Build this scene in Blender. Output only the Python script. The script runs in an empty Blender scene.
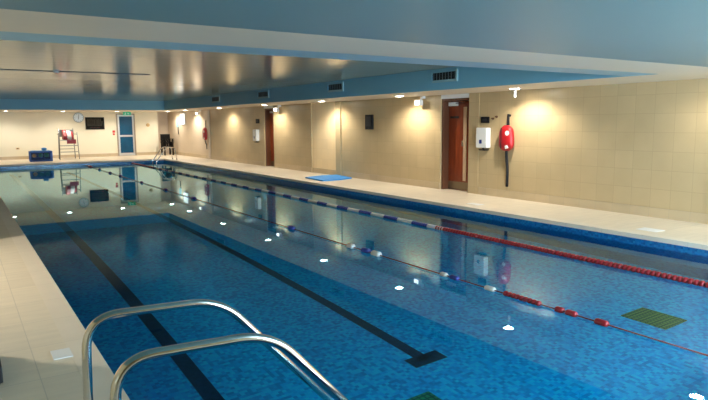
import bpy, bmesh, math, random
from mathutils import Vector, Matrix, Quaternion
random.seed(7)
scn = bpy.context.scene
COL = scn.collection
PI = math.pi

# ------------------------------------------------------------ materials
def nodes(name):
    m = bpy.data.materials.new(name); m.use_nodes = True
    nt = m.node_tree; nt.nodes.clear()
    out = nt.nodes.new('ShaderNodeOutputMaterial')
    p = nt.nodes.new('ShaderNodeBsdfPrincipled')
    nt.links.new(p.outputs[0], out.inputs[0])
    return m, nt, p, out

def mat(name, col, rough=.5, metal=0, spec=.5, var=.06, scale=6, bump=0, bscale=40, emit=None, estr=0):
    """plain coloured material with a little procedural variation"""
    m, nt, p, out = nodes(name)
    N, L = nt.nodes, nt.links
    tc = N.new('ShaderNodeTexCoord')
    nz = N.new('ShaderNodeTexNoise'); nz.inputs['Scale'].default_value = scale; nz.inputs['Detail'].default_value = 3
    L.new(tc.outputs['Object'], nz.inputs['Vector'])
    mr = N.new('ShaderNodeMapRange'); mr.inputs[3].default_value = 1-var; mr.inputs[4].default_value = 1+var
    L.new(nz.outputs[0], mr.inputs[0])
    mx = N.new('ShaderNodeVectorMath'); mx.operation = 'SCALE'
    mx.inputs[0].default_value = col; L.new(mr.outputs[0], mx.inputs['Scale'])
    L.new(mx.outputs[0], p.inputs['Base Color'])
    p.inputs['Roughness'].default_value = rough; p.inputs['Metallic'].default_value = metal
    p.inputs['Specular IOR Level'].default_value = spec
    if bump:
        n2 = N.new('ShaderNodeTexNoise'); n2.inputs['Scale'].default_value = bscale
        L.new(tc.outputs['Object'], n2.inputs['Vector'])
        b = N.new('ShaderNodeBump'); b.inputs['Strength'].default_value = bump; b.inputs['Distance'].default_value = .01
        L.new(n2.outputs[0], b.inputs['Height']); L.new(b.outputs[0], p.inputs['Normal'])
    if emit:
        p.inputs['Emission Color'].default_value = (*emit, 1); p.inputs['Emission Strength'].default_value = estr
    return m

def tiles(name, col, grout, size, width=.004, rough=.4, var=.05, cell_var=.05, axes='xyz', off=(0, 0, 0), spec=.5, veins=0, bumpd=.0):
    """square tile grid measured in metres along every axis; grout lines only where the face crosses them"""
    m, nt, p, out = nodes(name)
    N, L = nt.nodes, nt.links
    tc = N.new('ShaderNodeTexCoord')
    add = N.new('ShaderNodeVectorMath'); add.operation = 'ADD'; add.inputs[1].default_value = off
    L.new(tc.outputs['Object'], add.inputs[0])
    div = N.new('ShaderNodeVectorMath'); div.operation = 'DIVIDE'; div.inputs[1].default_value = size
    L.new(add.outputs[0], div.inputs[0])
    fr = N.new('ShaderNodeVectorMath'); fr.operation = 'FRACTION'; L.new(div.outputs[0], fr.inputs[0])
    fl = N.new('ShaderNodeVectorMath'); fl.operation = 'FLOOR'; L.new(div.outputs[0], fl.inputs[0])
    sp = N.new('ShaderNodeSeparateXYZ'); L.new(fr.outputs[0], sp.inputs[0])
    geo = N.new('ShaderNodeNewGeometry')
    ab = N.new('ShaderNodeVectorMath'); ab.operation = 'ABSOLUTE'; L.new(geo.outputs['True Normal'], ab.inputs[0])
    sn = N.new('ShaderNodeSeparateXYZ'); L.new(ab.outputs[0], sn.inputs[0])
    masks = []
    for i, a in enumerate('xyz'):
        if a not in axes: continue
        lt = N.new('ShaderNodeMath'); lt.operation = 'LESS_THAN'; lt.inputs[1].default_value = width/size[i]
        L.new(sp.outputs[i], lt.inputs[0])
        nn = N.new('ShaderNodeMath'); nn.operation = 'LESS_THAN'; nn.inputs[1].default_value = .7
        L.new(sn.outputs[i], nn.inputs[0])
        mu = N.new('ShaderNodeMath'); mu.operation = 'MULTIPLY'; L.new(lt.outputs[0], mu.inputs[0]); L.new(nn.outputs[0], mu.inputs[1])
        masks.append(mu)
    mk = masks[0]
    for o in masks[1:]:
        mm = N.new('ShaderNodeMath'); mm.operation = 'MAXIMUM'; L.new(mk.outputs[0], mm.inputs[0]); L.new(o.outputs[0], mm.inputs[1]); mk = mm
    wn = N.new('ShaderNodeTexWhiteNoise'); L.new(fl.outputs[0], wn.inputs['Vector'])
    nz = N.new('ShaderNodeTexNoise'); nz.inputs['Scale'].default_value = 2.3; nz.inputs['Detail'].default_value = 5
    mp = N.new('ShaderNodeMapping'); mp.inputs['Scale'].default_value = (1, 1, 1) if not veins else (1, 6, 4)
    L.new(tc.outputs['Object'], mp.inputs[0]); L.new(mp.outputs[0], nz.inputs['Vector'])
    m1 = N.new('ShaderNodeMapRange'); m1.inputs[3].default_value = 1-cell_var; m1.inputs[4].default_value = 1+cell_var
    L.new(wn.outputs[0], m1.inputs[0])
    m2 = N.new('ShaderNodeMapRange'); m2.inputs[1].default_value = .25; m2.inputs[2].default_value = .75
    m2.inputs[3].default_value = 1-var; m2.inputs[4].default_value = 1+var
    L.new(nz.outputs[0], m2.inputs[0])
    mu = N.new('ShaderNodeMath'); mu.operation = 'MULTIPLY'; L.new(m1.outputs[0], mu.inputs[0]); L.new(m2.outputs[0], mu.inputs[1])
    sc = N.new('ShaderNodeVectorMath'); sc.operation = 'SCALE'; sc.inputs[0].default_value = col; L.new(mu.outputs[0], sc.inputs['Scale'])
    mix = N.new('ShaderNodeMix'); mix.data_type = 'RGBA'
    L.new(mk.outputs[0], mix.inputs[0]); L.new(sc.outputs[0], mix.inputs[6]); mix.inputs[7].default_value = (*grout, 1)
    L.new(mix.outputs[2], p.inputs['Base Color'])
    p.inputs['Roughness'].default_value = rough
    p.inputs['Specular IOR Level'].default_value = spec
    return m

def mosaic(name, c1, c2, c3, size=.04, rough=.35, big=.25):
    m, nt, p, out = nodes(name)
    N, L = nt.nodes, nt.links
    tc = N.new('ShaderNodeTexCoord')
    div = N.new('ShaderNodeVectorMath'); div.operation = 'SCALE'; div.inputs['Scale'].default_value = 1/size
    L.new(tc.outputs['Object'], div.inputs[0])
    ad = N.new('ShaderNodeVectorMath'); ad.operation = 'ADD'; ad.inputs[1].default_value = (.37, .41, .43); L.new(div.outputs[0], ad.inputs[0])
    fl = N.new('ShaderNodeVectorMath'); fl.operation = 'FLOOR'; L.new(ad.outputs[0], fl.inputs[0])
    wn = N.new('ShaderNodeTexWhiteNoise'); L.new(fl.outputs[0], wn.inputs['Vector'])
    cr = N.new('ShaderNodeValToRGB'); e = cr.color_ramp
    e.elements[0].position = .0; e.elements[0].color = (*c1, 1)
    e.elements[1].position = 1; e.elements[1].color = (*c3, 1)
    x = e.elements.new(.5); x.color = (*c2, 1)
    nz = N.new('ShaderNodeTexNoise'); nz.inputs['Scale'].default_value = 5; nz.inputs['Detail'].default_value = 4
    L.new(tc.outputs['Object'], nz.inputs['Vector'])
    mx = N.new('ShaderNodeMix'); mx.data_type = 'FLOAT'; mx.inputs[0].default_value = big
    L.new(wn.outputs[0], mx.inputs[2]); L.new(nz.outputs[0], mx.inputs[3])
    L.new(mx.outputs[0], cr.inputs[0])
    L.new(cr.outputs[0], p.inputs['Base Color'])
    p.inputs['Roughness'].default_value = rough
    return m

def emission(name, col, s):
    m, nt, p, out = nodes(name)
    p.inputs['Base Color'].default_value = (*col, 1)
    p.inputs['Emission Color'].default_value = (*col, 1); p.inputs['Emission Strength'].default_value = s
    return m

M = {}
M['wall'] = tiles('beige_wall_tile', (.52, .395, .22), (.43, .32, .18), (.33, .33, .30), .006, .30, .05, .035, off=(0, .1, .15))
M['wall_pink'] = tiles('warm_plaster', (.68, .56, .42), (.60, .50, .37), (.6, .6, .6), .004, .45, .04, .01)
M['wall_far'] = mat('cream_plaster', (.80, .74, .58), .5, var=.03, scale=1.5)
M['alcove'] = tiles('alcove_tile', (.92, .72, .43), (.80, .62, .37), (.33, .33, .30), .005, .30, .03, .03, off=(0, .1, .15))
M['skirt'] = tiles('skirting_tile', (.53, .41, .25), (.44, .36, .25), (.33, .33, 3.), .005, .30, .06, .05, off=(0, .1, .15))
M['deck'] = tiles('cream_deck_tile', (.71, .615, .47), (.56, .49, .39), (.62, .62, .62), .006, .42, .07, .03, off=(.30, .31, .3), veins=1)
M['coping'] = tiles('coping_stone', (.74, .65, .52), (.58, .50, .40), (40, .62, 40), .005, .4, .05, .03, axes='y', off=(0, .31, 0))
M['coping_x'] = tiles('coping_stone_cross', (.74, .65, .52), (.58, .50, .40), (.62, 40, 40), .005, .4, .05, .03, axes='x', off=(.3, 0, 0))
M['cream'] = mat('cream_soffit_paint', (.66, .60, .49), .55, var=.02)
M['blue'] = mat('blue_fascia_paint', (.20, .47, .62), .5, var=.03, scale=2)
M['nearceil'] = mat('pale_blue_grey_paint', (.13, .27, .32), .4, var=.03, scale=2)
M['ventgrey'] = mat('vent_louvre_grey', (.10, .13, .13), .5)
M['ventframe'] = mat('vent_frame_paint', (.30, .48, .52), .5)
M['paleblue'] = mat('pale_blue_paint', (.26, .47, .58), .5, var=.02)
M['ventrim'] = mat('clock_rim_grey', (.35, .40, .42), .4)
M['framegrey'] = mat('dull_steel_frame', (.22, .21, .19), .4, .7)
M['seam'] = mat('dark_blue_seam', (.02, .09, .14), .6)
M['plasticchair'] = mat('black_chair_plastic', (.008, .007, .007), .7, spec=.1)
M['white'] = mat('white_plastic', (.8, .8, .78), .35, var=.02)
M['black'] = mat('black_plastic', (.008, .008, .009), .6, spec=.25)
M['dark'] = mat('dark_grey_plastic', (.025, .025, .028), .5, spec=.3)
M['steel'] = mat('polished_steel', (.74, .71, .66), .13, 1, var=.04, scale=12)
M['aluminium'] = mat('brushed_aluminium', (.50, .46, .40), .35, 1)
M['red'] = mat('red_vinyl', (.40, .010, .015), .4, bump=.3, bscale=25)
M['redfloat'] = mat('red_float_plastic', (.24, .005, .012), .35)
M['bluefloat'] = mat('navy_float_plastic', (.010, .035, .22), .35)
M['whitefloat'] = mat('white_float_plastic', (.46, .50, .46), .35)
M['cable'] = mat('dark_red_cable', (.075, .008, .010), .5)
M['strap'] = mat('black_webbing', (.01, .01, .012), .8)
M['glassblue'] = mat('blue_door_glass', (.006, .065, .14), .15, spec=.25, var=.35, scale=2.2)
M['bluecrate'] = mat('blue_crate_plastic', (.01, .09, .42), .4)
M['lightblue'] = mat('light_blue_foam', (.10, .36, .72), .6)
M['yellow'] = mat('yellow_foam', (.75, .42, .03), .6)
M['green'] = mat('green_foam', (.03, .22, .05), .6)
M['matblue'] = mat('bright_blue_mat', (.03, .30, .78), .55)
M['grate'] = tiles('olive_grate', (.30, .25, .05), (.06, .07, .03), (.05, .05, .05), .014, .5, .05, .05, axes='xy')
M['grate2'] = tiles('green_grate', (.05, .26, .10), (.02, .10, .05), (.05, .05, .05), .014, .5, .05, .05, axes='xy')
M['callred'] = mat('call_point_red', (.5, .03, .02), .4)
M['beige_plastic'] = mat('beige_plastic', (.60, .42, .20), .5)
M['bronze'] = mat('brown_aluminium', (.30, .22, .15), .4, .6)
M['board'] = mat('blackboard_face', (.006, .007, .007), .7, spec=.1)
M['chalk'] = mat('chalk_lettering', (.12, .11, .09), .8)
M['clockface'] = mat('clock_face', (.70, .78, .84), .3)
M['jamb'] = mat('dark_brown_jamb', (.12, .045, .02), .4)
M['kick'] = mat('bronze_kick_plate', (.26, .20, .13), .35, .8)
M['lens'] = emission('lamp_lens', (1, .93, .80), 60)
M['exit'] = mat('exit_sign_green', (.0, .28, .14), .4, emit=(0, .5, .26), estr=.2)
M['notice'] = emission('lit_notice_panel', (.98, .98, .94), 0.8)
M['emer'] = emission('lit_emergency_lamp', (1, .95, .84), 2.5)
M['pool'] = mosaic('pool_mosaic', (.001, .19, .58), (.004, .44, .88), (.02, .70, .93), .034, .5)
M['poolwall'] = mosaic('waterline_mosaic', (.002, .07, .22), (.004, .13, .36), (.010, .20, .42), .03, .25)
M['poolline'] = mosaic('lane_line_mosaic', (.001, .012, .05), (.002, .02, .08), (.004, .03, .10), .04, .4)
M['floorcorr'] = mat('corridor_floor', (.4, .36, .3), .5)

def wood(name, c1, c2):
    m, nt, p, out = nodes(name)
    N, L = nt.nodes, nt.links
    tc = N.new('ShaderNodeTexCoord'); mp = N.new('ShaderNodeMapping'); mp.inputs['Scale'].default_value = (12, 12, .9)
    L.new(tc.outputs['Object'], mp.inputs[0])
    nz = N.new('ShaderNodeTexNoise'); nz.inputs['Scale'].default_value = 2; nz.inputs['Detail'].default_value = 6; nz.inputs['Distortion'].default_value = .6
    L.new(mp.outputs[0], nz.inputs['Vector'])
    cr = N.new('ShaderNodeValToRGB'); cr.color_ramp.elements[0].position = .3; cr.color_ramp.elements[1].position = .7
    cr.color_ramp.elements[0].color = (*c1, 1); cr.color_ramp.elements[1].color = (*c2, 1)
    L.new(nz.outputs[0], cr.inputs[0]); L.new(cr.outputs[0], p.inputs['Base Color'])
    p.inputs['Roughness'].default_value = .28
    return m
M['wood'] = wood('mahogany_door_veneer', (.17, .028, .008), (.28, .055, .016))
M['woodpale'] = wood('pale_lipping', (.55, .40, .26), (.66, .50, .34))

def ceiling_mat():
    m, nt, p, out = nodes('lacquered_ceiling')
    N, L = nt.nodes, nt.links
    p.inputs['Base Color'].default_value = (.30, .38, .36, 1)
    p.inputs['Roughness'].default_value = .11
    p.inputs['IOR'].default_value = 1.10
    tc = N.new('ShaderNodeTexCoord'); mp = N.new('ShaderNodeMapping'); mp.inputs['Scale'].default_value = (.35, 3.2, 1)
    L.new(tc.outputs['Object'], mp.inputs[0])
    nz = N.new('ShaderNodeTexNoise'); nz.inputs['Scale'].default_value = 1.3; nz.inputs['Detail'].default_value = 4
    L.new(mp.outputs[0], nz.inputs['Vector'])
    b = N.new('ShaderNodeBump'); b.inputs['Strength'].default_value = .35; b.inputs['Distance'].default_value = .012
    L.new(nz.outputs[0], b.inputs['Height']); L.new(b.outputs[0], p.inputs['Normal'])
    return m
M['ceil'] = ceiling_mat()

def water_mat():
    m = bpy.data.materials.new('pool_water'); m.use_nodes = True
    nt = m.node_tree; nt.nodes.clear(); N, L = nt.nodes, nt.links
    out = N.new('ShaderNodeOutputMaterial')
    g = N.new('ShaderNodeBsdfGlossy'); g.inputs['Roughness'].default_value = 0; g.inputs["Color"].default_value = (.58, .84, .92, 1)
    r = N.new('ShaderNodeBsdfRefraction'); r.inputs['IOR'].default_value = 1.33; r.inputs['Roughness'].default_value = 0
    r.inputs['Color'].default_value = (.45, .95, 1, 1)
    fr = N.new('ShaderNodeFresnel'); fr.inputs['IOR'].default_value = 1.33
    mx = N.new('ShaderNodeMixShader'); L.new(fr.outputs[0], mx.inputs[0]); L.new(r.outputs[0], mx.inputs[1]); L.new(g.outputs[0], mx.inputs[2])
    L.new(mx.outputs[0], out.inputs[0])
    return m
M['water'] = water_mat()

# ------------------------------------------------------------ mesh helpers
class MB:
    def __init__(s): s.bm = bmesh.new(); s.mats = []
    def mi(s, m):
        if m not in s.mats: s.mats.append(m)
        return s.mats.index(m)
    def box(s, x0, x1, y0, y1, z0, z1, m='white', bev=0, faces=None):
        r = bmesh.ops.create_cube(s.bm, size=1)
        vs = r['verts']
        bmesh.ops.scale(s.bm, vec=(x1-x0, y1-y0, z1-z0), verts=vs)
        bmesh.ops.translate(s.bm, vec=((x0+x1)/2, (y0+y1)/2, (z0+z1)/2), verts=vs)
        fs = list({f for v in vs for f in v.link_faces}); k = s.mi(m)
        for f in fs: f.material_index = k
        if faces:
            s.bm.normal_update()
            for f in fs:
                for d, mm in faces.items():
                    ax = 'xyz'.index(d[1]); sg = 1 if d[0] == '+' else -1
                    if f.normal[ax]*sg > .9: f.material_index = s.mi(mm)
        if bev:
            es = list({e for v in vs for e in v.link_edges})
            bmesh.ops.bevel(s.bm, geom=es, offset=bev, segments=2, affect='EDGES', profile=.6)
        return s
    def cyl(s, c, r, h, axis='z', m='white', seg=24, r2=None, bev=0):
        res = bmesh.ops.create_cone(s.bm, cap_ends=True, segments=seg, radius1=r, radius2=r if r2 is None else r2, depth=h)
        vs = res['verts']
        if axis == 'x': bmesh.ops.rotate(s.bm, cent=(0, 0, 0), matrix=Matrix.Rotation(PI/2, 3, 'Y'), verts=vs)
        if axis == 'y': bmesh.ops.rotate(s.bm, cent=(0, 0, 0), matrix=Matrix.Rotation(-PI/2, 3, 'X'), verts=vs)
        bmesh.ops.translate(s.bm, vec=c, verts=vs)
        k = s.mi(m)
        fs = {f for v in vs for f in v.link_faces}
        for f in fs: f.material_index = k; f.smooth = len(f.verts) == 4
        if bev:
            es = [e for e in {e for v in vs for e in v.link_edges} if any(len(f.verts) > 4 for f in e.link_faces)]
            bmesh.ops.bevel(s.bm, geom=es, offset=bev, segments=2, affect='EDGES')
        return s
    def ring(s, c, ro, ri, h, axis='z', m='white', seg=28):
        """a flat annulus with thickness"""
        k = s.mi(m); P = []
        for i in range(seg):
            a = 2*PI*i/seg; ca, sa = math.cos(a), math.sin(a); q = []
            for (r, t) in ((ro, -h/2), (ro, h/2), (ri, h/2), (ri, -h/2)):
                v = {'z': (r*ca, r*sa, t), 'x': (t, r*ca, r*sa), 'y': (r*ca, t, r*sa)}[axis]
                q.append(s.bm.verts.new((c[0]+v[0], c[1]+v[1], c[2]+v[2])))
            P.append(q)
        for i in range(seg):
            a, b = P[i], P[(i+1) % seg]
            for j in range(4):
                f = s.bm.faces.new((a[j], a[(j+1) % 4], b[(j+1) % 4], b[j])); f.material_index = k
        return s
    def lathe(s, prof, c, axis='z', m='white', seg=20, smooth=True):
        """prof: (radius, along) pairs"""
        k = s.mi(m); rows = []
        for r, t in prof:
            row = []
            for i in range(seg):
                a = 2*PI*i/seg; x, y = r*math.cos(a), r*math.sin(a)
                v = {'z': (x, y, t), 'y': (x, t, y), 'x': (t, x, y)}[axis]
                row.append(s.bm.verts.new((c[0]+v[0], c[1]+v[1], c[2]+v[2])))
            rows.append(row)
        for a, b in zip(rows, rows[1:]):
            for i in range(seg):
                f = s.bm.faces.new((a[i], a[(i+1) % seg], b[(i+1) % seg], b[i])); f.material_index = k; f.smooth = smooth
        for row in (rows[0], rows[-1]):
            f = s.bm.faces.new(row); f.material_index = k
        return s
    def tube(s, pts, r, m='steel', seg=14, round_=0, rseg=8, ry=None):
        """sweep a circle along a polyline; corners rounded by radius round_"""
        pts = [Vector(p) for p in pts]; path = [pts[0]]
        for i in range(1, len(pts)-1):
            a, b, c = pts[i-1], pts[i], pts[i+1]
            if round_:
                d = min(round_, (a-b).length*.49, (c-b).length*.49)
                p0 = b+(a-b).normalized()*d; p2 = b+(c-b).normalized()*d
                for j in range(rseg+1):
                    t = j/rseg; path.append(p0*(1-t)**2+b*2*t*(1-t)+p2*t*t)
            else: path.append(b)
        path.append(pts[-1]); k = s.mi(m)
        T = [(path[min(i+1, len(path)-1)]-path[max(i-1, 0)]).normalized() for i in range(len(path))]
        u = T[0].orthogonal().normalized(); rows = []
        for i, p in enumerate(path):
            if i:
                q = T[i-1].rotation_difference(T[i]); u = (q @ u).normalized()
            v = T[i].cross(u)
            rows.append([s.bm.verts.new(p+(u*math.cos(2*PI*j/seg)*r+v*math.sin(2*PI*j/seg)*(ry or r))) for j in range(seg)])
        for a, b in zip(rows, rows[1:]):
            for j in range(seg):
                f = s.bm.faces.new((a[j], a[(j+1) % seg], b[(j+1) % seg], b[j])); f.material_index = k; f.smooth = True
        for row in (rows[0], rows[-1]):
            f = s.bm.faces.new(row); f.material_index = k
        return s
    def prism(s, poly, z0, z1, m='white', axis='z', bev=0):
        k = s.mi(m)
        def P(a, b, t): return {'z': (a, b, t), 'x': (t, a, b), 'y': (a, t, b)}[axis]
        lo = [s.bm.verts.new(P(a, b, z0)) for a, b in poly]; hi = [s.bm.verts.new(P(a, b, z1)) for a, b in poly]
        n = len(poly); fs = [s.bm.faces.new(lo), s.bm.faces.new(hi)]
        for i in range(n): fs.append(s.bm.faces.new((lo[i], lo[(i+1) % n], hi[(i+1) % n], hi[i])))
        for f in fs: f.material_index = k
        if bev: bmesh.ops.bevel(s.bm, geom=list({e for f in fs for e in f.edges}), offset=bev, segments=3, affect='EDGES')
        return s
    def build(s, name, parent=None, smooth=False):
        bmesh.ops.recalc_face_normals(s.bm, faces=s.bm.faces)
        me = bpy.data.meshes.new(name); o = bpy.data.objects.new(name, me); COL.objects.link(o)
        if parent is not None:
            w = Vector(parent['_w']) if '_w' in parent else Vector((0, 0, 0))
            bmesh.ops.translate(s.bm, vec=-w, verts=s.bm.verts)
            o.parent = parent; o['_w'] = tuple(w)
        for m in s.mats: me.materials.append(M[m])
        s.bm.to_mesh(me); s.bm.free()
        if smooth:
            for p in me.polygons: p.use_smooth = True
        return o

def thing(name, label, cat, loc, group=None):
    o = bpy.data.objects.new(name, None); COL.objects.link(o); o.location = loc; o.empty_display_size = .1
    o['label'] = label; o['category'] = cat; o['_w'] = tuple(loc)
    if group: o['group'] = group
    return o
def tag(o, label, cat, group=None, kind=None):
    o['label'] = label; o['category'] = cat
    if group: o['group'] = group
    if kind: o['kind'] = kind
    return o
def struct(o): o['kind'] = 'structure'; return o
def sempty(name):
    o = bpy.data.objects.new(name, None); COL.objects.link(o); o['_w'] = (0, 0, 0); o['kind'] = 'structure'; return o
def copy_tree(o, parent=None):
    c = o.copy(); COL.objects.link(c)
    if parent is not None: c.parent = parent
    for ch in list(o.children): copy_tree(ch, c)
    return c

# ------------------------------------------------------------ dimensions
PX0, PX1, PY0, PY1 = .70, 7.72, 1.2, 27.35      # pool
WZ, PD = -.15, -1.32                             # water level, pool floor
WX, FY, LX, BY = 9.30, 31.4, -1.0, -1.5          # right wall, far wall, left wall, back wall
SX, SZ, CZ, NZ = 7.81, 2.15, 2.55, 2.15          # soffit edge, soffit underside, ceiling, near ceiling
BY0, BY1 = 3.72, 4.60                            # cross beam

# floor
f = MB()
for a in ((LX, PX0-.16, BY, 32.2), (PX1+.16, 10.0, BY, 32.2), (PX0-.16, PX1+.16, BY, PY0-.16), (PX0-.16, PX1+.16, PY1+.16, 32.2)):
    f.box(*a, -.06, 0, 'deck')
struct(f.build('floor'))
f = MB().box(PX0-.16, PX0+.012, PY0-.16, PY1+.16, -.06, .001, 'coping')
struct(f.build('trim_1'))
f = MB().box(PX1-.012, PX1+.16, PY0-.16, PY1+.16, -.06, .001, 'coping'); struct(f.build('trim_2'))
f = MB().box(PX0+.012, PX1-.012, PY1-.012, PY1+.16, -.06, .001, 'coping_x'); struct(f.build('trim_3'))
f = MB().box(PX0+.012, PX1-.012, PY0-.16, PY0+.012, -.06, .001, 'coping_x'); struct(f.build('trim_4'))

# pool basin with inlaid lane lines, one open shell
b = MB()
b.box(PX0-.2, PX1+.2, PY0-.2, PY1+.2, PD-.2, PD, 'pool')
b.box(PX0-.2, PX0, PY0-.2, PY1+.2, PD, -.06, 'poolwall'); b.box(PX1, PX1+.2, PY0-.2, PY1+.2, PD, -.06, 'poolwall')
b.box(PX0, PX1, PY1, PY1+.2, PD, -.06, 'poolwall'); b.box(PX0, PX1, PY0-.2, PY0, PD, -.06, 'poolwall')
basin = b.build('pool_basin'); struct(basin); basin['_w'] = (0, 0, 0)
MB().box(1.505, 1.65, PY0+.6, PY1-2, PD, PD+.002, 'poolline').build('lane_line', basin)
l = MB().box(3.375, 3.50, 4.08, PY1-2, PD, PD+.002, 'poolline'); l.box(3.27, 3.64, 4.02, 4.20, PD, PD+.002, 'poolline'); l.build('lane_line', basin)
w = MB()
vs = [w.bm.verts.new(p) for p in ((PX0, PY0, WZ), (PX1, PY0, WZ), (PX1, PY1, WZ), (PX0, PY1, WZ))]
w.bm.faces.new(vs); w.mi('water')
water = w.build('pool_water'); tag(water, 'calm clear blue pool water mirroring the walls', 'water', kind='stuff')
for nm, x0, x1, y0, y1, m, lb in (('drain_grate', 5.78, 6.18, 3.19, 3.68, 'grate', 'olive square drain grate on the pool floor beyond the scattered red floats, at right'),
                                  ('drain_grate', 2.68, 3.09, 3.18, 3.64, 'grate2', 'green square drain grate on the pool floor at the bottom edge of the photo')):
    tag(MB().box(x0, x1, y0, y1, PD, PD+.02, m).build(nm), lb, 'grate')

# ---------------------------------------------------------------- right wall
OUT = 10.0
r = MB()
HZ = SZ+.02
def seg(y0, y1, x, m='wall', z0=0, z1=HZ, xo=OUT): r.box(x, xo, y0, y1, z0, z1, m)
seg(BY-.2, 4.20, 9.30); seg(4.20, 4.47, 9.24); seg(4.47, 9.38, 9.30); seg(9.38, 9.68, 9.288)
seg(9.68, 10.60, 9.62, 'cream'); seg(9.68, 10.60, 9.30, 'white', 2.06, HZ, 9.62)
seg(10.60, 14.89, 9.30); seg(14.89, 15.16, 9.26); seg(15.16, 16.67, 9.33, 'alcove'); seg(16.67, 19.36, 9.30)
seg(19.36, 20.12, 9.62, 'cream'); seg(19.36, 20.12, 9.30, 'white', 2.06, HZ, 9.62)
seg(20.12, 25.72, 9.30); seg(25.72, 25.98, 9.24, 'wall_pink'); seg(25.98, 32.0, 9.30, 'wall_pink')
struct(r.build('wall_right'))
r = MB()
for y0, y1, x in ((BY, 4.18, 9.285), (4.49, 9.36, 9.285), (10.62, 14.87, 9.285), (15.18, 16.65, 9.315), (16.69, 19.34, 9.285), (20.14, 25.70, 9.285), (26.0, 31.9, 9.285)):
    r.box(x, x+.015, y0, y1, 0, .15, 'skirt')
struct(r.build('baseboard_right'))
# far wall
r = MB().box(LX-.2, 8.62, FY, 32.4, 0, HZ, 'wall_far', faces={'+x': 'wall_pink'}); r.box(8.62, OUT, 32.0, 32.4, 0, HZ, 'wall_pink')
struct(r.build('wall_far'))
struct(MB().box(LX, 8.60, FY-.015, FY, 0, .14, 'skirt').build('baseboard_far'))
# left wall with an opening to a lit side corridor, back wall
OY0, OY1 = 5.62, 8.65
r = MB(); r.box(LX-.2, LX, BY-.2, OY0, 0, CZ+.1, 'wall'); r.box(LX-.2, LX, OY1, 32.4, 0, CZ+.2, 'wall_pink'); r.box(LX-.2, LX, OY0, OY1, 2.15, CZ+.1, 'wall_pink')
r.box(-4.2, LX-.2, OY0-1.2, OY0-1.0, 0, 2.5, 'wall_far'); r.box(-4.2, LX-.2, OY1+1, OY1+1.2, 0, 2.5, 'wall_far')
r.box(-4.2, -4.0, OY0-1.0, OY1+1, 0, 2.5, 'wall_far'); r.box(-4.2, LX-.2, OY0-1.2, OY1+1.2, 2.5, 2.6, 'cream')
r.box(-4.2, LX, OY0-1.2, OY1+1.2, -.06, 0, 'floorcorr')
struct(r.build('wall_left'))
r = MB(); r.box(LX-.2, OUT, BY-.2, BY, 0, .7, 'wall'); r.box(LX-.2, OUT, BY-.2, BY, 2.08, CZ, 'wall'); r.box(LX-.2, 3.4, BY-.2, BY, .7, 2.08, 'wall'); r.box(8.6, OUT, BY-.2, BY, .7, 2.08, 'wall')
struct(r.build('wall_back'))
wn = sempty('added_window_1'); fr = MB()  # unseen window, added to the back wall as a source of fill light
for i in range(5):
    x = 3.4+i*1.3; xx = min(x, 8.6-.06); fr.box(xx, xx+.06, BY-.14, BY-.06, .7, 2.08, 'white')
fr.box(3.4, 8.6, BY-.14, BY-.06, .7, .76, 'white'); fr.box(3.4, 8.6, BY-.14, BY-.06, 2.02, 2.08, 'white'); fr.build('added_window_frame', wn)
# cool fill light added behind that window to brighten the pool floor
al = bpy.data.lights.new('pool_fill_light', 'AREA'); al.shape = 'RECTANGLE'; al.size = 5.1; al.size_y = 1.3; al.energy = 600; al.color = (.62, .82, 1.0)
ao = bpy.data.objects.new('pool_fill_light', al); COL.objects.link(ao); ao.location = (6.0, BY-.3, 1.39); ao.rotation_euler = (PI/2, 0, 0)

# ---------------------------------------------------------------- ceiling
c = MB()
c.box(LX-.2, SX+.02, BY1, PY1+.05, CZ, CZ+.1, 'ceil')
struct(c.build('ceiling'))
c = MB()
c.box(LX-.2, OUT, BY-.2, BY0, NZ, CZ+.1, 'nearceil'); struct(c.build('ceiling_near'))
c = MB()
c.box(SX, OUT, BY1, 32.4, SZ, CZ+.1, 'cream', faces={'-x': 'blue'})
struct(c.build('trim_5'))
c = MB(); c.box(LX-.2, SX, PY1-.05, 32.4, SZ, CZ+.1, 'cream', faces={'-y': 'blue'}); struct(c.build('trim_6'))
c = MB(); c.box(LX-.2, OUT, BY0, BY1, SZ, CZ+.1, 'cream', faces={'+y': 'blue'}); struct(c.build('trim_7'))
c = MB(); c.box(LX, 3.4, 12.76, 12.90, CZ-.006, CZ+.01, 'seam'); struct(c.build('trim_8'))
c = MB(); c.box(LX-.2, SX, BY1, BY1+.50, SZ+.006, CZ+.1, 'paleblue'); struct(c.build('trim_9'))
t = thing('smoke_detector', 'tiny white detector on the glossy ceiling along the dark seam', 'detector', (1.66, 12.7, CZ))
MB().lathe([(.055, 0), (.055, -.012), (.04, -.035), (.015, -.04)], (1.66, 12.7, CZ), 'z', 'white', 18).build('detector_body', t)
MB().cyl((1.66, 12.7, CZ-.043), .012, .008, m='callred', seg=10).build('indicator', t)

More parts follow.
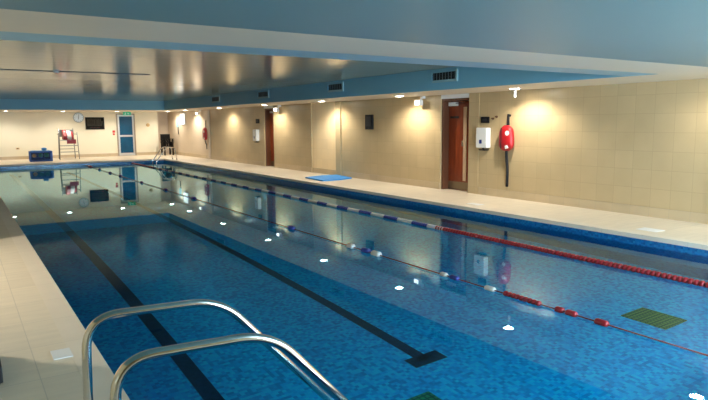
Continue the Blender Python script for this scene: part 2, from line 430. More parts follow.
# ---------------------------------------------------------------- lamps
def spot(name, loc, energy, size=2.7, blend=.6, col=(1, .92, .79), r=.05, parent=None, caustic=True):
    l = bpy.data.lights.new(name, 'SPOT'); l.energy = energy; l.spot_size = size; l.spot_blend = blend; l.color = col; l.shadow_soft_size = r
    o = bpy.data.objects.new(name, l); COL.objects.link(o)
    if parent is not None: o.parent = parent; o.location = Vector(loc)-Vector(parent['_w'])
    else: o.location = loc
    return o
def downlight(x, y, z, label, energy, group):
    t = thing('ceiling_downlight', label, 'light', (x, y, z), group)
    MB().ring((x, y, z-.004), .125, .095, .008, m='white').build('trim_ring', t)
    MB().cyl((x, y, z-.003), .095, .004, m='lens').build('lamp_lens', t)
    spot('lamp', (x, y, z-.03), energy, parent=t, r=.018)
    return t
RY = [4.3, 7.9, 11.4, 15.0, 18.8, 23.0, 27.2]
rl = {4.3: None, 7.9: 'recessed downlight in the cream soffit above the red rescue bag',
      11.4: 'recessed downlight in the cream soffit between the black wall box and nearest door',
      15.0: 'recessed downlight in the cream soffit above the shallow yellowish alcove',
      18.8: 'recessed downlight in the cream soffit just right of the further brown door',
      23.0: 'recessed downlight in the cream soffit between the further brown door and the far pilaster',
      27.2: 'furthest downlight of the right soffit row, above the distant red bag'}
EN = {4.3: 20, 7.9: 75, 11.4: 75, 15.0: 75, 18.8: 75, 23.0: 75, 27.2: 75}
for y in RY:
    lb = rl[y] or 'recessed downlight beyond the right frame edge, reflected at the bottom right corner'
    downlight(8.72, y, SZ, lb, EN[y]*.85, 'downlights in the right soffit')
fl = ['leftmost downlight of the far soffit row', 'downlight of the far soffit above the chair and clock', 'downlight of the far soffit beside the glazed door', 'rightmost downlight of the far soffit row near the corner']
for x, lb in zip((1.86, 4.11, 6.42, 8.76), fl):
    downlight(x, 30.1, SZ, lb, 52, 'downlights in the far soffit')
# unseen near bay lamps, added for more ambient light over the pool end
for x, y in ((5.0, .2), (7.4, .2)):
    t = downlight(x, y, NZ, 'unseen downlight added in the near bay ceiling over the pool end, %s' % ('left one' if x < 6 else 'right one'), 60, 'added downlights in the near bay')
# corridor lamp
t = thing('corridor_light', 'round lamp in the side corridor beyond the left opening', 'light', (-2.97, 7.48, 2.5))
MB().cyl((-2.97, 7.48, 2.47), .14, .06, m='lens').build('lamp_diffuser', t)
spot('lamp', (-2.97, 7.48, 2.40), 420, size=3.0, parent=t, r=.06, caustic=False)
for o in bpy.data.objects:
    if o.type == 'LIGHT': o.visible_glossy = True

# ---------------------------------------------------------------- doors
def wood_door(name, y0, y1, labelpos):
    d = sempty(name)
    j = MB(); j.box(9.33, 9.62, y0, y0+.05, 0, 2.06, 'jamb'); j.box(9.33, 9.62, y1-.05, y1, 0, 2.06, 'jamb'); j.box(9.33, 9.62, y0+.05, y1-.05, 2.01, 2.06, 'jamb')
    j.build('door_frame', d)
    MB().box(9.50, 9.545, y0+.055, y1-.055, .01, 2.0, 'wood', .003).build('door_leaf', d)
    MB().box(9.492, 9.50, y0+.06, y1-.06, .02, .19, 'kick').build('kick_plate', d)
    return d
d2 = wood_door('door_1', 9.68, 10.60, '')
MB().box(9.486, 9.502, 9.955, 10.06, .22, 1.87, 'woodpale', .004).build('vision_strip', d2)
h = MB(); h.box(9.45, 9.50, 10.24, 10.52, 1.90, 1.985, 'white', .006); h.box(9.43, 9.45, 10.0, 10.26, 1.95, 1.965, 'dark'); h.build('door_closer', d2)
MB().box(9.492, 9.50, 10.22, 10.50, 1.62, 1.67, 'dark', .002).build('name_plate', d2)
MB().box(9.488, 9.50, 10.07, 10.12, 1.0, 1.12, 'steel', .004).build('push_plate', d2)
d1 = wood_door('door_2', 19.36, 20.12, '')
h = MB().box(9.46, 9.50, 19.7, 19.98, 1.90, 1.97, 'white', .006); h.build('door_closer', d1)
MB().box(9.492, 9.50, 19.55, 19.75, 1.66, 1.74, 'white', .002).build('name_plate', d1)
# glazed aluminium door in the far wall
g = sempty('door_3')
fr = MB()
X0, X1, ZT = 6.62, 7.49, 2.06
fr.box(X0, X0+.055, FY-.05, FY, 0, ZT, 'bronze'); fr.box(X1-.055, X1, FY-.05, FY, 0, ZT, 'bronze'); fr.box(X0+.055, X1-.055, FY-.05, FY, ZT-.055, ZT, 'bronze')
fr.build('door_frame', g)
lf = MB(); a, b_ = X0+.058, X1-.058
lf.box(a, a+.07, FY-.045, FY, .01, ZT-.06, 'aluminium'); lf.box(b_-.07, b_, FY-.045, FY, .01, ZT-.06, 'aluminium')
lf.box(a+.07, b_-.07, FY-.045, FY, .01, .14, 'aluminium'); lf.box(a+.07, b_-.07, FY-.045, FY, .93, 1.02, 'aluminium'); lf.box(a+.07, b_-.07, FY-.045, FY, ZT-.13, ZT-.06, 'aluminium')
lf.build('door_leaf', g)
MB().box(a+.07, b_-.07, FY-.02, FY-.004, .14, .93, 'glassblue').build('glass_pane', g)
MB().box(a+.07, b_-.07, FY-.02, FY-.004, 1.02, ZT-.13, 'glassblue').build('glass_pane', g)
MB().box(a, b_, FY-.075, FY-.045, .95, 1.0, 'aluminium', .006).build('push_bar', g)

# exit sign hanging from the far soffit above the glazed door
t = thing('exit_sign', 'small green lit exit sign hanging above the glazed blue door', 'sign', (7.03, 30.9, SZ))
MB().box(6.85, 7.21, 30.88, 30.92, SZ-.17, SZ-.015, 'exit', .004).build('sign_panel', t)
MB().box(6.88, 7.18, 30.885, 30.915, SZ-.015, SZ, 'white').build('mounting_bar', t)
p = MB(); yy0, yy1 = 30.874, 30.88; zc = SZ-.095
p.cyl((6.955, 30.877, zc+.045), .012, .006, 'y', 'white', 12)
p.prism([(6.935, zc+.03), (6.965, zc+.03), (6.985, zc+.0), (6.972, zc-.005), (6.96, zc+.012), (6.955, zc-.012), (6.975, zc-.03), (6.97, zc-.055), (6.958, zc-.055), (6.955, zc-.035), (6.94, zc-.02), (6.925, zc-.05), (6.905, zc-.05), (6.93, zc-.005)], yy0, yy1, 'white', 'y')
p.prism([(7.02, zc+.012), (7.09, zc+.012), (7.09, zc+.038), (7.14, zc), (7.09, zc-.038), (7.09, zc-.012), (7.02, zc-.012)], yy0, yy1, 'white', 'y')
p.build('running_man_and_arrow', t)

# ---------------------------------------------------------------- vents on the fascia
def vent(y0, y1, label):
    yc = (y0+y1)/2; z0, z1 = 2.29, 2.505
    t = thing('ceiling_vent', label, 'vent', (SX, yc, z0), 'air vents along the blue fascia')
    MB().box(SX-.006, SX-.0005, y0+.04, y1-.04, z0+.04, z1-.03, 'black').build('duct_mouth', t)
    fr = MB(); fr.box(SX-.03, SX, y0, y0+.04, z0, z1, 'ventframe'); fr.box(SX-.03, SX, y1-.04, y1, z0, z1, 'blue')
    fr.box(SX-.03, SX, y0+.04, y1-.04, z0, z0+.045, 'ventframe'); fr.box(SX-.03, SX, y0+.04, y1-.04, z1-.03, z1, 'blue'); fr.build('frame', t)
    n = 8
    s = MB()
    for i in range(n):
        y = y0+.04+(y1-y0-.08)*(i+.5)/n
        s.box(SX-.026, SX-.007, y-.004, y+.004, z0+.045, z1-.03, 'ventgrey')
    for z in (z0+.10, z0+.15): s.box(SX-.022, SX-.008, y0+.04, y1-.04, z-.003, z+.003, 'dark')
    s.build('louvre', t)
vent(8.44, 9.18, 'louvred air vent on the blue fascia, nearest of the row, above the nearest brown door')
vent(12.38, 13.12, 'louvred air vent on the blue fascia above the shallow yellowish alcove')
vent(16.50, 17.29, 'louvred air vent on the blue fascia above the further brown door')
vent(20.48, 21.28, 'smallest louvred air vent on the blue fascia, furthest from the camera')
vent(4.95, 5.65, 'vent at the fascia corner beside the cross beam, seen at a grazing angle')

# ---------------------------------------------------------------- handrails
def rail_pts(y, fx, sgn=1, hz=.71, zend=-1.0):
    # fx: foot x; goes up, over the water and down on a slope
    return [(fx, y, 0), (fx+sgn*.02, y, hz), (fx+sgn*.635, y, hz-.025), (fx+sgn*(.635+.60*(hz-.025-zend)/.68*1.02), y, zend)]
def pool_rail(y, fx, sgn, label, group, hz=.71, near=True):
    t = thing('pool_handrail', label, 'handrail', (fx, y, 0), group)
    MB().tube(rail_pts(y, fx, sgn, hz), .020, 'steel', 20, .15, 10).build('rail_tube', t)
    MB().lathe([(.022, 0), (.048, 0), (.048, .006), (.03, .014), (.021, .016)], (fx, y, 0), m='steel', seg=20).build('floor_flange', t)
    return t
pool_rail(2.80, .395, 1, 'polished steel curved handrail entering the near water, further of the pair', 'near pool handrails')
pool_rail(2.22, .395, 1, 'polished steel curved handrail entering the near water, closest to the camera', 'near pool handrails')
def far_rail(y, label):
    t = thing('pool_handrail', label, 'handrail', (7.92, y, 0), 'far pool handrails')
    MB().tube([(7.92, y, 0), (7.86, y, .53), (7.50, y, .56), (7.06, y, -.02), (6.98, y, -1.0)], .020, 'steel', 12, .10, 8).build('rail_tube', t)
    MB().lathe([(.022, 0), (.048, 0), (.048, .006), (.03, .014), (.021, .016)], (7.92, y, 0), m='steel', seg=20).build('floor_flange', t)
far_rail(26.75, 'thin steel handrail at the far right pool corner, further from the camera')
far_rail(26.15, 'thin steel handrail at the far right pool corner, nearer one of that pair')

# ---------------------------------------------------------------- lane ropes
def disc_prof(n, p, R, r0):
    prof = [(r0, 0)]
    for i in range(n):
        s = i*p
        prof += [(R*.62, s+.002), (R*.94, s+p*.12), (R, s+p*.3), (R, s+p*.55), (R*.94, s+p*.75), (R*.62, s+p*.9)]
    prof.append((r0, n*p))
    return prof
ZA = WZ+.012
ropeA = thing('lane_rope', 'lane rope of red and then blue and white discs running nearest the right pool wall', 'lane rope', (6.33, PY0, ZA), 'lane ropes')
MB().tube([(6.33, PY0, ZA), (6.33, PY1, ZA)], .006, 'steel', 8).build('cable', ropeA)
def fsec(y0, L, m, R=.038, p=.047, par=None, x=6.33, name='float_section', seg=14):
    n = max(1, round(L/p))
    return MB().lathe(disc_prof(n, L/n, R, .008), (x, y0, ZA), 'y', m, seg).build(name, par)
y = PY0+.05
while y < 7.05:
    fsec(y, .46, 'redfloat', par=ropeA, R=.040, p=.058); y += .466
y = 7.12; k = 0
while y < 23.7:
    L_ = .40
    fsec(y, L_-.01, 'whitefloat' if k % 2 == 0 else 'bluefloat', par=ropeA, seg=12, p=.05); y += L_; k += 1
while y < 27.0:
    fsec(y, .50, 'redfloat', par=ropeA, seg=10, p=.08); y += .506
ropeB = thing('lane_rope', 'slack lane rope with sparse scattered floats down the middle of the pool', 'lane rope', (4.42, PY0, ZA), 'lane ropes')
MB().tube([(4.42, PY0, ZA), (4.42, PY1, ZA)], .007, 'cable', 8).build('cable', ropeB)
def fl1(y, L, m, R=.05, bead=False):
    x = 4.42
    if bead: prof = [(.01, -L/2), (R*.7, -L*.46), (R, -L*.2), (R, L*.2), (R*.7, L*.46), (.01, L/2)]
    else: prof = [(.01, -L/2), (R*.8, -L/2+.004), (R, -L/2+.02), (R*.95, 0), (R, L/2-.02), (R*.8, L/2-.004), (.01, L/2)]
    MB().lathe(prof, (x, y, ZA), 'y', m, 16).build('float', ropeB)
for y in (24.26, 22.4, 20.79): fl1(y, .18, 'bluefloat', .05, True)
fl1(26.2, .5, 'redfloat')
for y, L, m in ((18.08, .22, 'bluefloat'), (15.67, .26, 'bluefloat'), (13.47, .26, 'bluefloat'), (8.63, .18, 'bluefloat'), (6.50, .16, 'bluefloat'), (6.86, .14, 'whitefloat'),
                (6.26, .17, 'whitefloat'), (4.96, .10, 'whitefloat'), (4.79, .13, 'bluefloat'), (4.26, .13, 'whitefloat'),
                (3.41, .085, 'redfloat'), (3.285, .11, 'redfloat'), (2.985, .12, 'redfloat')):
    fl1(y, L, m, .030 if y < 5.2 and m != 'redfloat' else (.032 if m == 'redfloat' else .042), m != 'redfloat' and y > 8)
y = 3.625
for i in range(9):
    fl1(y+.0225, .047, 'redfloat', .030); y += .050

# ---------------------------------------------------------------- right wall fittings
# rescue bag and far rescue bag
def rescue(y, zt, zb, zend, label, s=1.0):
    t = thing('rescue_bag', label, 'rescue bag', (WX, y, 1.65), 'rescue bags on the right wall')
    h = MB(); h.cyl((WX-.008, y, 1.66), .022, .016, 'x', 'black', 14); h.tube([(WX-.01, y, 1.66), (WX-.05, y, 1.65), (WX-.055, y, 1.68)], .007, 'black', 8, .02); h.build('wall_hook', t)
    MB().prism([(y-.035, zt-.02), (y+.035, zt-.02), (y+.022, 1.63), (y+.022, 1.69), (y-.022, 1.69), (y-.022, 1.63)], WX-.065, WX-.045, 'strap', 'x', .004).build('hanging_loop', t)
    W = .17*s
    # pillowy body
    prof = []
    n = 18; H = zt-zb; zc = (zt+zb)/2
    b = MB(); rows = []; k = b.mi('red')
    for i in range(n+1):
        u = -1+2*i/n
        wv = W*(1-abs(u)**5*.62)*(1-.10*u); dv = .085*(1-abs(u)**4*.75)
        row = []
        for j in range(20):
            a = 2*PI*j/20
            ca, sa = math.cos(a), math.sin(a)
            ca = math.copysign(abs(ca)**.7, ca); sa = math.copysign(abs(sa)**.62, sa)
            row.append(b.bm.verts.new((WX-.095+dv*ca, y+wv*sa, zc+u*H/2)))
        rows.append(row)
    for p_, q_ in zip(rows, rows[1:]):
        for j in range(20):
            f = b.bm.faces.new((p_[j], p_[(j+1) % 20], q_[(j+1) % 20], q_[j])); f.smooth = True; f.material_index = k
    for row in (rows[0], rows[-1]): b.bm.faces.new(row).material_index = k
    body = b.build('bag_body', t)
    MB().cyl((WX-.172, y-.085, zc+.10), .048, .012, 'x', 'white', 20).build('round_badge', body)
    lb = MB(); lb.prism([(y-.11, zb+.06), (y-.04, zb+.04), (y-.03, zb+.10), (y-.09, zb+.13)], WX-.172, WX-.150, 'white', 'x'); lb.build('small_label', body)
    sp = MB(); sp.box(WX-.184, WX-.180, y+.055, y+.075, zb+.05, zt-.05, 'strap'); sp.build('webbing', body)
    MB().tube([(WX-.09, y, zb+.03), (WX-.07, y+.01, zb-.15), (WX-.03, y+.015, (zb+zend)/2), (WX-.025, y+.02, zend)], .012, 'strap', 8, .06, ry=.028).build('tail_strap', t)
    MB().box(WX-.04, WX-.01, y-.005, y+.045, zend-.03, zend+.02, 'black', .004).build('buckle', t)
rescue(8.52, 1.47, .96, .26, 'large red padded rescue bag with white badge and long black tail strap')
rescue(26.1, 1.38, .82, .45, 'small distant red rescue bag hanging on the right wall before the far pilaster')
# soap dispenser
def dispenser(y, z0, label, gr, w=.158):
    t = thing('soap_dispenser', label, 'dispenser', (WX, y, z0), gr)
    b = MB(); b.box(WX-.13, WX, y-w, y+w*.98, z0, z0+.42, 'white', .02); bd = b.build('dispenser_body', t)
    MB().box(WX-.133, WX-.13, y-.02, y+.05, z0+.09, z0+.17, 'bluefloat').build('blue_mark', bd)
    tr = MB(); tr.prism([(y-.09, z0-.055), (y+.06, z0-.055), (y+.10, z0-.03), (y-.12, z0-.03)], WX-.11, WX, 'dark', 'x', .004); tr.cyl((WX-.06, y, z0-.015), .02, .03, m='dark', seg=12); tr.build('nozzle', t)
dispenser(9.19, 1.0, 'white soap dispenser with blue mark on the wall beside the nearest brown door', 'wall soap dispensers')
dispenser(20.72, .90, 'small white wall dispenser left of the further brown door', 'wall soap dispensers', .16)
def switch(y, z, w, h, label, nm='switch_box', cat='switch'):
    t = thing(nm, label, cat, (WX, y, z))
    MB().box(WX-.035, WX, y-w/2, y+w/2, z-h/2, z+h/2, 'black', .006).build('box', t)
    MB().box(WX-.040, WX-.035, y-w*.3, y+w*.3, z-h*.25, z+h*.2, 'dark', .002).build('rocker', t)
switch(9.19, 1.58, .22, .13, 'black square switch box above the large soap dispenser')
switch(20.66, 1.62, .26, .16, 'black square switch box above the small distant dispenser')
for y, z, lb in ((8.98, 1.605, 'lower small black wall hook left of the large red rescue bag'), (8.88, 1.64, 'upper small black wall hook left of the large red rescue bag')):
    t = thing('wall_hook', lb, 'hook', (WX, y, z), 'small hooks by the rescue bag')
    MB().cyl((WX-.006, y, z), .024, .012, 'x', 'jamb', 14).build('base_disc', t)
    MB().tube([(WX-.01, y, z), (WX-.045, y, z-.005), (WX-.05, y, z+.02)], .008, 'jamb', 8, .015).build('peg', t)
# black panel
t = thing('wall_speaker', 'tall black rectangular box on the wall left of the nearest brown door', 'speaker', (WX, 13.44, 1.36))
MB().box(WX-.06, WX, 13.27, 13.60, 1.36, 1.75, 'black', .012).build('housing', t)
MB().box(WX-.066, WX-.060, 13.32, 13.55, 1.44, 1.70, 'dark', .004).build('grille', t)
MB().cyl((WX-.067, 13.44, 1.395), .014, .012, 'x', 'dark', 12).build('knob', t)
# emergency lamps on the wall top
def emer(y, label):
    t = thing('emergency_lamp', label, 'lamp', (WX, y, 2.06), 'lamps at the top of the right wall')
    MB().box(WX-.09, WX, y-.05, y+.05, 2.09, 2.15, 'white', .008).build('bracket', t)
    MB().tube([(WX-.05, y, 2.10), (WX-.12, y+.02, 2.05)], .012, 'white', 10).build('arm', t)
    MB().box(WX-.20, WX-.10, y-.09, y+.11, 1.93, 2.06, 'white', .02).build('lamp_head', t)
    MB().box(WX-.215, WX-.20, y-.07, y+.09, 1.945, 2.045, 'emer', .006).build('lit_glass', t)
emer(11.20, 'white wall lamp glowing at the wall top left of the nearest brown door')
emer(18.78, 'white wall lamp glowing at the wall top right of the further brown door')
emer(26.8, 'small distant white wall lamp glowing above the far red bag')
# hanging cylinder below soffit
t = thing('ceiling_sensor', 'small white cylinder hanging under the soffit beside the nearest visible downlight', 'sensor', (8.98, 8.12, SZ))
MB().cyl((8.98, 8.12, SZ-.01), .04, .02, m='white').build('ceiling_rose', t)
MB().cyl((8.98, 8.12, SZ-.085), .027, .13, m='white', bev=.006).build('sensor_body', t)
# notices at far end of the right wall
t = thing('lit_notice', 'bright white rectangular notice near the far end of the right wall', 'notice', (WX, 29.35, 1.5))
MB().box(WX-.05, WX, 29.0, 29.7, 1.49, 2.06, 'white', .01).build('notice_frame', t)
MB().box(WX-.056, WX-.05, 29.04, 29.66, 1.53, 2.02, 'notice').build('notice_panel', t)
t = thing('wall_notice', 'narrow pale blue notice on a dark holder left of the bright white notice', 'notice', (WX, 30.3, 1.3))
MB().box(WX-.02, WX, 30.15, 30.45, 1.38, 1.78, 'paleblue').build('notice_sheet', t)
MB().box(WX-.03, WX, 30.17, 30.23, 1.02, 1.38, 'black', .004).build('holder', t)

# ---------------------------------------------------------------- far wall fittings
t = thing('wall_clock', 'round white wall clock above the tall steel chair', 'clock', (4.92, FY, 1.88))
MB().lathe([(.215, -.01), (.235, -.03), (.235, -.045), (.21, -.05), (.20, -.02), (.01, -.02)], (4.92, FY, 1.88), 'y', 'ventrim', 36).build('clock_rim', t)
MB().cyl((4.92, FY-.025, 1.88), .203, .008, 'y', 'clockface', 36).build('dial', t)
hh = MB()
for i in range(12):
    a = i*PI/6; ca, sa = math.sin(a), math.cos(a); L_ = .03
    cx, cz = 4.92+.165*ca, 1.88+.165*sa
    hh.prism([(cx-ca*L_/2-sa*.006, cz-sa*L_/2+ca*.006), (cx+ca*L_/2-sa*.006, cz+sa*L_/2+ca*.006), (cx+ca*L_/2+sa*.006, cz+sa*L_/2-ca*.006), (cx-ca*L_/2+sa*.006, cz-sa*L_/2-ca*.006)], FY-.032, FY-.029, 'dark', 'y')
hh.build('hour_marks', t)
for a, L_, nm in ((.15, .14, 'minute_hand'), (3.3, .10, 'hour_hand')):
    ca, sa = math.sin(a), math.cos(a)
    MB().prism([(4.92-sa*.008, 1.88+ca*.008), (4.92+ca*L_-sa*.005, 1.88+sa*L_+ca*.005), (4.92+ca*L_+sa*.005, 1.88+sa*L_-ca*.005), (4.92+sa*.008, 1.88-ca*.008)], FY-.040, FY-.034, 'black', 'y').build(nm, t)
t = thing('notice_board', 'black board with rows of small pale lettering left of the glazed door', 'board', (5.63, FY, 1.33))
MB().box(5.23, 6.04, FY-.03, FY, 1.33, 1.87, 'board', .004).build('board_panel', t)
fm = MB()
for a in ((5.21, 5.25, 1.31, 1.89), (6.02, 6.06, 1.31, 1.89), (5.25, 6.02, 1.31, 1.35), (5.25, 6.02, 1.85, 1.89)): fm.box(a[0], a[1], FY-.04, FY, a[2], a[3], 'black')
fm.build('board_frame', t)
tx = MB(); rng = random.Random(3)
for i, z in enumerate((1.80, 1.74, 1.68, 1.62, 1.56, 1.50)):
    x = 5.30
    while x < 5.93:
        L_ = rng.uniform(.02, .09); tx.box(x, x+L_, FY-.0325, FY-.0305, z-.012, z+.010, 'chalk'); x += L_+rng.uniform(.015, .04)
tx.build('lettering', t)
tx = MB()
for i in range(6): tx.box(5.42+i*.075, 5.46+i*.075, FY-.0325, FY-.0305, 1.39, 1.415, 'redfloat' if i % 2 else 'chalk')
tx.build('bottom_symbols', t)
t = thing('fire_call_point', 'small red square call point on the far wall left of the glazed door', 'call point', (6.47, FY, 1.08))
MB().box(6.42, 6.53, FY-.05, FY, 1.14, 1.25, 'callred', .006).build('call_box', t)
MB().box(6.43, 6.52, FY-.012, FY, 1.02, 1.11, 'callred', .002).build('instruction_plate', t)
t = thing('wall_sounder', 'small round beige disc on the far wall right of the glazed door', 'disc', (8.13, FY, 1.5))
MB().lathe([(.09, 0), (.09, -.02), (.07, -.045), (.02, -.05)], (8.13, FY, 1.5), 'y', 'beige_plastic', 24).build('cover', t)
MB().ring((8.13, FY-.048, 1.5), .035, .028, .008, 'y', 'jamb', 18).build('centre_ring', t)
t = thing('wall_socket', 'tiny beige socket on the far wall above the left of the blue crate', 'socket', (2.3, FY, .45))
MB().box(2.23, 2.37, FY-.02, FY, .45, .53, 'beige_plastic', .004).build('plate', t)
MB().box(2.27, 2.33, FY-.024, FY-.02, .47, .51, 'dark').build('openings', t)

# tall lifeguard chair
bx, by = 4.20, 30.10
t = thing('lifeguard_chair', 'tall steel frame poolside chair against the far wall under the clock', 'chair', (bx, by, 0))
for (x, y) in ((3.80, 29.75), (3.86, 30.45), (4.60, 29.75), (4.54, 30.45)):
    tp = 1.20 if y < 30 else 1.38
    MB().tube([(x, y, 0), (x+(bx-x)*.10, y, tp)], .018, 'framegrey', 10).build('leg', t)
for z in (.32, .60):
    MB().box(3.84, 4.56, 29.74, 29.80, z, z+.03, 'framegrey', .004).build('step', t)
MB().tube([(3.86, 30.45, .45), (4.54, 30.45, .45)], .014, 'framegrey', 8).build('rear_stretcher', t)
for s in (-1, 1):
    MB().tube([(bx+s*.37, 29.75, 1.12), (bx+s*.355, 30.45, 1.12)], .016, 'framegrey', 8).build('armrest', t)
MB().box(3.88, 4.52, 29.78, 30.42, .84, .88, 'whitefloat', .008).build('seat', t)
MB().box(3.90, 4.50, 30.42, 30.46, 1.0, 1.32, 'framegrey', .01).build('backrest', t)
t = thing('folded_towel', 'red and white striped buoyancy bundle draped over the tall steel chair', 'bundle', (4.25, 29.95, .88))
for i, (x0, x1, m, h) in enumerate(((4.00, 4.16, 'red', .44), (4.16, 4.33, 'white', .40), (4.33, 4.42, 'red', .36))):
    MB().prism([(29.72, .885), (30.20, .885), (30.24, .885+h*.9), (30.12, .885+h), (29.92, .885+h*.8), (29.74, .885+h*.35)], x0, x1, m, 'x', .02).build('%s_panel' % ('white' if m == 'white' else 'red'), t)
MB().box(4.12, 4.50, 29.715, 29.735, .70, .89, 'red', .004).build('hanging_flap', t)
# blue crate with toys
t = thing('storage_crate', 'blue open crate of colourful swimming aids on the far deck', 'crate', (2.97, 29.2, 0))
x0, x1, y0, y1, h = 2.55, 3.42, 28.95, 29.45, .43
c = MB(); c.box(x0, x1, y0, y1, 0, .06, 'bluecrate', .01)
for a in ((x0, x0+.05, y0, y0+.05), (x1-.05, x1, y0, y0+.05), (x0, x0+.05, y1-.05, y1), (x1-.05, x1, y1-.05, y1)): c.box(*a, .06, h, 'bluecrate')
c.box(x0, x1, y0, y0+.05, h-.06, h, 'bluecrate', .008); c.box(x0, x1, y1-.05, y1, h-.06, h, 'bluecrate', .008)
c.box(x0, x0+.05, y0+.05, y1-.05, h-.06, h, 'bluecrate'); c.box(x1-.05, x1, y0+.05, y1-.05, h-.06, h, 'bluecrate')
c.build('crate_frame', t)
mm = MB()
for i in range(1, 14):
    x = x0+.05+(x1-x0-.1)*i/14; mm.box(x-.004, x+.004, y0+.015, y0+.023, .06, h-.06, 'bluecrate')
for i in range(1, 5): z = .06+(h-.12)*i/5; mm.box(x0+.05, x1-.05, y0+.015, y0+.022, z-.004, z+.004, 'bluecrate')
mm.build('front_mesh', t)
MB().box(x0+.05, x1-.05, y1-.07, y1-.05, .06, h-.06, 'black').build('interior_shade', t)  # black sheet standing in for the shade inside the crate
for nm, x, y, z, rx, rz, m, lb in (('foam_float', 2.73, 29.14, .24, .08, .08, 'yellow', 'yellow foam float in the left of the blue crate'),
                             ('foam_float', 2.98, 29.14, .26, .09, .10, 'green', 'green foam float in the middle of the blue crate'),
                             ('foam_float', 3.20, 29.14, .26, .10, .07, 'green', 'green foam float in the right of the blue crate')):
    tag(MB().lathe([(.01, -.09), (rx*.6, -.08), (rx, -.04), (rx, .04), (rx*.6, .08), (.01, .09)], (x, y, z), 'y', m, 16).build(nm), lb, 'float', 'floats inside the blue crate')
tag(MB().lathe([(.01, -.06), (.08, -.05), (.12, 0), (.08, .05), (.01, .06)], (3.13, 29.2, .519), 'z', 'lightblue', 18).build('foam_float'), 'light blue rounded float lying on top of the blue crate', 'float')
tag(MB().box(2.62, 3.36, 28.99, 29.41, h, h+.025, 'lightblue', .008).build('foam_board'), 'thin light blue foam board laid over the blue crate', 'board')

# stacked black chairs in the far corner recess
def stack_chair(i, first=None):
    base = (8.82, 30.6, .0)
    lb = ['lowest chair of the black stack in the far corner', 'second chair up in the black stack in the far corner', 'third chair up in the black stack in the far corner',
          'fourth chair up in the black stack in the far corner', 'topmost chair of the black stack in the far corner'][i]
    if first is None:
        t = thing('stacking_chair', lb, 'chair', base, 'black stacking chairs')
        b = MB(); b.prism([(30.38, .395), (30.40, .405), (30.80, .385), (30.80, .375), (30.40, .393)], 8.60, 9.04, 'plasticchair', 'x'); b.build('seat', t)
        b = MB()
        for k in range(5): b.prism([(30.80, .40), (30.81, .40), (30.90, .78), (30.888, .78)], 8.60+k*.09, 8.60+k*.09+.072, 'plasticchair', 'x')
        b.prism([(30.888, .77), (30.90, .77), (30.915, .84), (30.903, .84)], 8.58, 9.06, 'plasticchair', 'x'); b.build('backrest', t)
        for sx in (-1, 1):
            x = 8.82+sx*.235
            for y, dy, zt in ((30.37, -.03, .60), (30.83, .04, .62)):
                lg = MB(); xo = x-sx*.06
                lg.prism([(y+dy-.03, 0), (y+dy+.03, 0), (y+.035, zt), (y-.035, zt)], min(x, xo)+.0, max(x, xo), 'plasticchair', 'x'); lg.build('leg', t)
            MB().box(min(x, x+sx*.045), max(x, x+sx*.045), 30.33, 30.88, .60, .615, 'plasticchair').build('armrest', t)
            MB().box(min(x, x+sx*.01), max(x, x+sx*.01), 30.40, 30.80, .38, .46, 'plasticchair').build('side_panel', t)
        return t
    c = copy_tree(first); c.location = (base[0], base[1], .05*i); c['label'] = lb
    return c
ch = stack_chair(0)
for i in range(1, 5): stack_chair(i, ch)

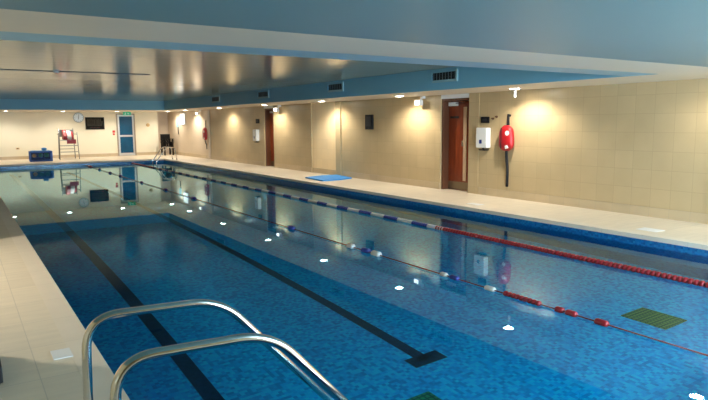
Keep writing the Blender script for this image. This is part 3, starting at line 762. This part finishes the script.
# ---------------------------------------------------------------- deck items
t = thing('exercise_mat', 'bright blue foam mat lying on the right deck by the pool edge', 'mat', (8.6, 14.5, 0))
MB().prism([(8.06, 13.88), (8.62, 13.88), (8.72, 15.2), (8.12, 14.95)], .001, .035, 'matblue', 'z', .006).build('mat_left_half', t)
MB().prism([(8.63, 13.88), (9.12, 14.08), (9.26, 15.15), (8.73, 15.2)], .001, .035, 'matblue', 'z', .006).build('mat_right_half', t)
def marker(x0, x1, y0, y1, label):
    t = thing('depth_marker', label, 'floor marker', ((x0+x1)/2, (y0+y1)/2, 0), 'white floor markers')
    MB().box(x0, x1, y0, y1, 0, .006, 'white', .001).build('plate', t)
marker(.43, .55, 4.32, 4.50, 'white rectangular floor marker on the left deck by the handrails')
marker(8.05, 8.27, 4.66, 4.96, 'white floor marker on the right deck in front of the tiled wall')
marker(8.02, 8.20, 8.10, 8.40, 'white floor marker on the right deck below the nearest brown door')
# low grey step whose corner just shows at the left frame edge
t = thing('poolside_step', 'low dark grey step on the left deck, only its corner shows at the left edge', 'step', (-.1, 4.3, 0))
MB().box(-.38, .125, 4.04, 4.62, .02, .12, 'dark', .008).build('step_body', t)
MB().box(-.36, .105, 4.06, 4.60, .12, .126, 'black').build('tread_mat', t)
for x in (-.34, .07):
    for y in (4.06, 4.55): MB().cyl((x+.02, y+.025, .01), .02, .02, m='black', seg=12).build('rubber_foot', t)

# ---------------------------------------------------------------- camera
R = [[0.8370323616269942, 0.0760125542075796, -0.5418476881855052], [-0.5470977679208041, 0.10215234012556366, -0.8308122120810125], [-0.007801148967350992, 0.9918603687060548, 0.12709111324195044]]
cam = bpy.data.cameras.new('camera'); co = bpy.data.objects.new('camera', cam); COL.objects.link(co)
q = Matrix(R).to_quaternion(); co.rotation_mode = 'QUATERNION'; co.rotation_quaternion = q; co.location = (0, 0, 1.55)
cam.sensor_width = 36; cam.lens = 36*605.9/708; cam.clip_start = .02
scn.camera = co

# world: dim warm ambient
wd = bpy.data.worlds.new('world'); scn.world = wd; wd.use_nodes = True
wd.node_tree.nodes['Background'].inputs[0].default_value = (.5, .48, .42, 1); wd.node_tree.nodes['Background'].inputs[1].default_value = .3

for o in bpy.data.objects:
    if '_w' in o: del o['_w']

v = scn.view_settings
v.view_transform = 'Standard'; v.look = 'None'; v.gamma = 1; v.use_curve_mapping = False; v.exposure = 0.85
cy = scn.cycles
cy.use_denoising = True; cy.max_bounces = 10; cy.diffuse_bounces = 4; cy.glossy_bounces = 5; cy.transmission_bounces = 6; cy.transparent_max_bounces = 6
cy.caustics_refractive = True; cy.caustics_reflective = True; cy.sample_clamp_indirect = 8; cy.blur_glossy = .5
